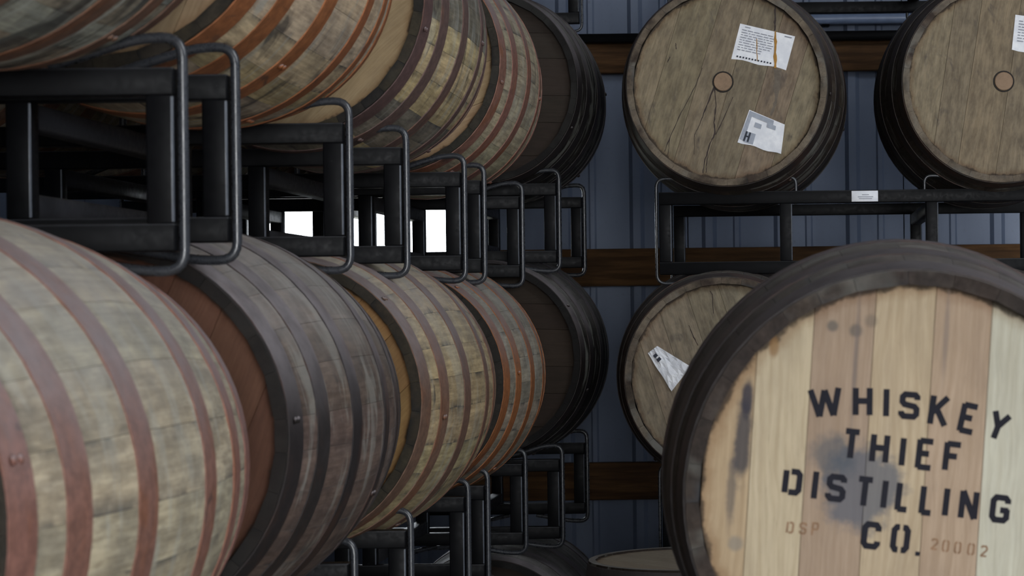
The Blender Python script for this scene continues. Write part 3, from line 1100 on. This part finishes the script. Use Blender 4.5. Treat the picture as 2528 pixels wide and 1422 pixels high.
def plate(name, quad, mat, parent, M, off=0.0012, n=8, curl=0.0, wave=0.0, seed=1, th=0.0006, crumple=0.0):
    """thin sheet over the quad (tl, tr, br, bl) in head coordinates"""
    rng = random.Random(seed)
    ph = [rng.uniform(0, 6.28) for _ in range(4)]
    tl, tr, br, bl = [Vector(q) for q in quad]
    V, Fc = [], []
    cr = [[rng.uniform(0, 2 * crumple) for _ in range(n + 1)] for _ in range(n + 1)]
    for side in (0, 1):
        for j in range(n + 1):
            for i in range(n + 1):
                u, v = i / n, j / n
                p = (tl * (1 - u) + tr * u) * (1 - v) + (bl * (1 - u) + br * u) * v
                w = wave * (math.sin(u * 7 + ph[0] + 3 * v) + math.sin(v * 9 + ph[1] - 4 * u)) * 0.5 + abs(wave) + cr[j][i] + curl * max(0, u + v - 1.4) ** 2
                if v > 0.99:
                    p = p + (bl - tl) * 0.02 * math.sin(u * 11 + ph[2])
                V.append((p.x, -(off + w) + (th if side else 0), p.y))
    m = (n + 1)
    for j in range(n):
        for i in range(n):
            a = j * m + i
            Fc.append((a, a + 1, a + m + 1, a + m))
            b_ = a + m * m
            Fc.append((b_ + m, b_ + m + 1, b_ + 1, b_))
    rim = [j for j in range(m)] + [j * m + n for j in range(1, m)] + [n * m + i for i in range(n - 1, -1, -1)] + [j * m for j in range(n - 1, 0, -1)]
    for a, b_ in zip(rim, rim[1:] + rim[:1]):
        Fc.append((a, a + m * m, b_ + m * m, b_))
    o = put_mesh(name, mesh_from(name, V, Fc, not crumple, 40), mat, parent)
    o.matrix_local = M
    return o


def marks(name, quad, rects, mat, parent, M, off):
    """small flat bars in (u, v) of the quad"""
    tl, tr, br, bl = [Vector(q) for q in quad]
    V, Fc = [], []
    for (u0, u1, v0, v1) in rects:
        n = len(V)
        for u, v in ((u0, v0), (u1, v0), (u1, v1), (u0, v1)):
            p = (tl * (1 - u) + tr * u) * (1 - v) + (bl * (1 - u) + br * u) * v
            V.append((p.x, -off, p.y))
        Fc.append((n, n + 1, n + 2, n + 3))
    o = put_mesh(name, mesh_from(name, V, Fc), mat, parent)
    o.matrix_local = M
    return o


def ribbon(name, pts, widths, mat, parent, M, off=0.0008, seed=0):
    rng = random.Random(seed)
    P_ = [Vector(p) for p in pts]
    fine, wf_ = [], []
    for i in range(len(P_) - 1):
        for k in range(5):
            t = k / 5
            p = P_[i].lerp(P_[i + 1], t)
            fine.append(p + Vector((rng.uniform(-1, 1), 0)) * 0.0009)
            wf_.append((widths[i] * (1 - t) + widths[i + 1] * t) * rng.uniform(0.55, 1.35))
    fine.append(P_[-1])
    wf_.append(widths[-1])
    V, Fc = [], []
    for i, p in enumerate(fine):
        d = (fine[min(i + 1, len(fine) - 1)] - fine[max(i - 1, 0)])
        d.normalize()
        nn = Vector((-d.y, d.x)) * wf_[i] / 2
        V += [(p.x - nn.x, -off, p.y - nn.y), (p.x + nn.x, -off, p.y + nn.y)]
        if i:
            a = 2 * i - 2
            Fc.append((a, a + 1, a + 3, a + 2))
    o = put_mesh(name, mesh_from(name, V, Fc), mat, parent)
    o.matrix_local = M
    return o


HD = 6.62 - BL / 2 + HEAD_IN          # distance of the right-hand heads
b0, B0 = R_ROOT[0]
M0 = B0 @ Matrix.Translation((0, -H2 + HEAD_IN, 0))
h0 = lambda x, y: head_xy(b0, B0, x, y, HD)
rl = random.Random(5)
q1 = [h0(1849, 57), h0(1984, 91), h0(1961, 173), h0(1826, 143)]
lab = plate('paper_label', q1, M_PAPER, b0, M0, 0.0012, 10, 0.0, 0.0008, 3)
tag(lab, 'white printed paper label with an amber run down it')
rects = []
for r_ in range(9):
    v = 0.14 + r_ * 0.07
    u = 0.06
    while u < (0.62 if r_ < 7 else 0.45):
        w = rl.uniform(0.03, 0.12)
        rects.append((u, u + w, v, v + 0.022))
        u += w + 0.018
rects += [(0.1, 0.2, 0.05, 0.075), (0.82, 0.95, 0.05, 0.085)]
_o = marks('printed_lines', q1, rects, M_PRINT, lab, Matrix.Identity(4), 0.0036)
tag(_o, kind='stuff')
_o = marks('printed_code', q1, [(0.08 + 0.055 * k, 0.08 + 0.055 * k + 0.03, 0.885, 0.93) for k in range(12)], M_PRINT2, lab, Matrix.Identity(4), 0.0036)
tag(_o, kind='stuff')
ribbon('amber_run', [h0(1936, 78), h0(1935, 120), h0(1934, 168)], [0.006, 0.008, 0.007], M_RUSTRUN, lab, Matrix.Identity(4), 0.004, 4)
ribbon('amber_run', [h0(1889, 95), h0(1890, 150)], [0.0015, 0.002], M_RUSTRUN, lab, Matrix.Identity(4), 0.004, 5)
q2 = [h0(1869, 270), h0(1956, 308), h0(1946, 382), h0(1839, 349)]
lab2 = plate('paper_label', q2, M_PAPER, b0, M0, 0.0012, 10, 0.035, 0.001, 8)
tag(lab2, 'grey printed paper label with a curling corner')
marks('printed_panel', q2, [(0.02, 0.70, 0.02, 0.16), (0.02, 0.12, 0.16, 0.9), (0.55, 0.78, 0.16, 0.3), (0.12, 0.34, 0.62, 0.95), (0.25, 0.42, 0.28, 0.42)], M_GREYPRINT, lab2, Matrix.Identity(4), 0.0042)
marks('printed_mark', q2, [(0.10, 0.145, 0.62, 0.92), (0.185, 0.23, 0.62, 0.92), (0.145, 0.185, 0.74, 0.79)], M_PRINT2, lab2, Matrix.Identity(4), 0.0044)
drips = [
    ([(1784, 208), (1760, 268), (1742, 312), (1733, 330), (1728, 352)], [0.004, 0.0035, 0.002, 0.001, 0.0004]),
    ([(1733, 328), (1731, 378)], [0.001, 0.0015]),
    ([(1784, 208), (1786, 260), (1781, 300), (1783, 328), (1772, 350), (1758, 390), (1752, 425)], [0.004, 0.003, 0.004, 0.0035, 0.003, 0.003, 0.0022]),
    ([(1828, 238), (1806, 290), (1785, 330)], [0.0015, 0.003, 0.0028]),
    ([(1767, 360), (1762, 400), (1760, 424)], [0.0018, 0.002, 0.002]),
    ([(1754, 165), (1737, 208), (1700, 275), (1672, 335), (1658, 370)], [0.0012, 0.0018, 0.002, 0.003, 0.002]),
    ([(1672, 335), (1666, 378)], [0.002, 0.0015]),
    ([(1936, 10), (1935, 50), (1934, 76)], [0.004, 0.006, 0.004]),
    ([(1689, 103), (1690, 118)], [0.003, 0.002]), ([(1674, 136), (1668, 150)], [0.003, 0.002]),
]
for i, (pts, w) in enumerate(drips):
    o = ribbon('drip_stain', [h0(*p) for p in pts], w, M_STAIN, b0, M0, 0.0007 + i * 0.00004, 20 + i)
ribbon('run_stain', [h0(1940, 172), h0(1938, 215), h0(1934, 250), h0(1922, 285)], [0.02, 0.016, 0.010, 0.006], M_STAIN2, b0, M0, 0.0006, 40)

b1, B1 = R_ROOT[1]
M1 = B1 @ Matrix.Translation((0, -H2 + HEAD_IN, 0))
h1 = lambda x, y: head_xy(b1, B1, x, y, HD)
q3 = [h1(2508, 43), h1(2640, 62), h1(2628, 150), h1(2498, 130)]
lab3 = plate('paper_label', q3, M_PAPER, b1, M1, 0.0012, 8, 0, 0.0008, 11)
tag(lab3, 'white paper label cut by the right edge of the picture')
rects = []
for r_ in range(8):
    u = 0.08
    while u < 0.6:
        w = rl.uniform(0.04, 0.12)
        rects.append((u, u + w, 0.15 + r_ * 0.08, 0.175 + r_ * 0.08))
        u += w + 0.02
tag(marks('printed_lines', q3, rects, M_PRINT, lab3, Matrix.Identity(4), 0.0036), kind='stuff')

b2, B2 = R_ROOT[2]
M2 = B2 @ Matrix.Translation((0, -H2 + HEAD_IN, 0))
h2 = lambda x, y: head_xy(b2, B2, x, y, HD)
q4 = [h2(1622, 850), h2(1704, 902), h2(1656, 962), h2(1598, 868)]
lab4 = plate('paper_label', q4, M_PAPER, b2, M2, 0.002, 9, 0, 0.003, 14, 0.0006, 0.0028)
tag(lab4, 'crumpled silvery paper label')
marks('printed_mark', q4, [(0.12, 0.2, 0.5, 0.75), (0.24, 0.32, 0.5, 0.75)], M_PRINT2, lab4, Matrix.Identity(4), 0.011)
for i, (pts, w) in enumerate([([(1754, 716), (1760, 728), (1761, 772)], [0.002, 0.002, 0.0016]), ([(1700, 800), (1712, 830), (1722, 850)], [0.0016, 0.003, 0.002])]):
    ribbon('drip_stain', [h2(*p) for p in pts], w, M_STAIN, b2, M2, 0.0008, 60 + i)
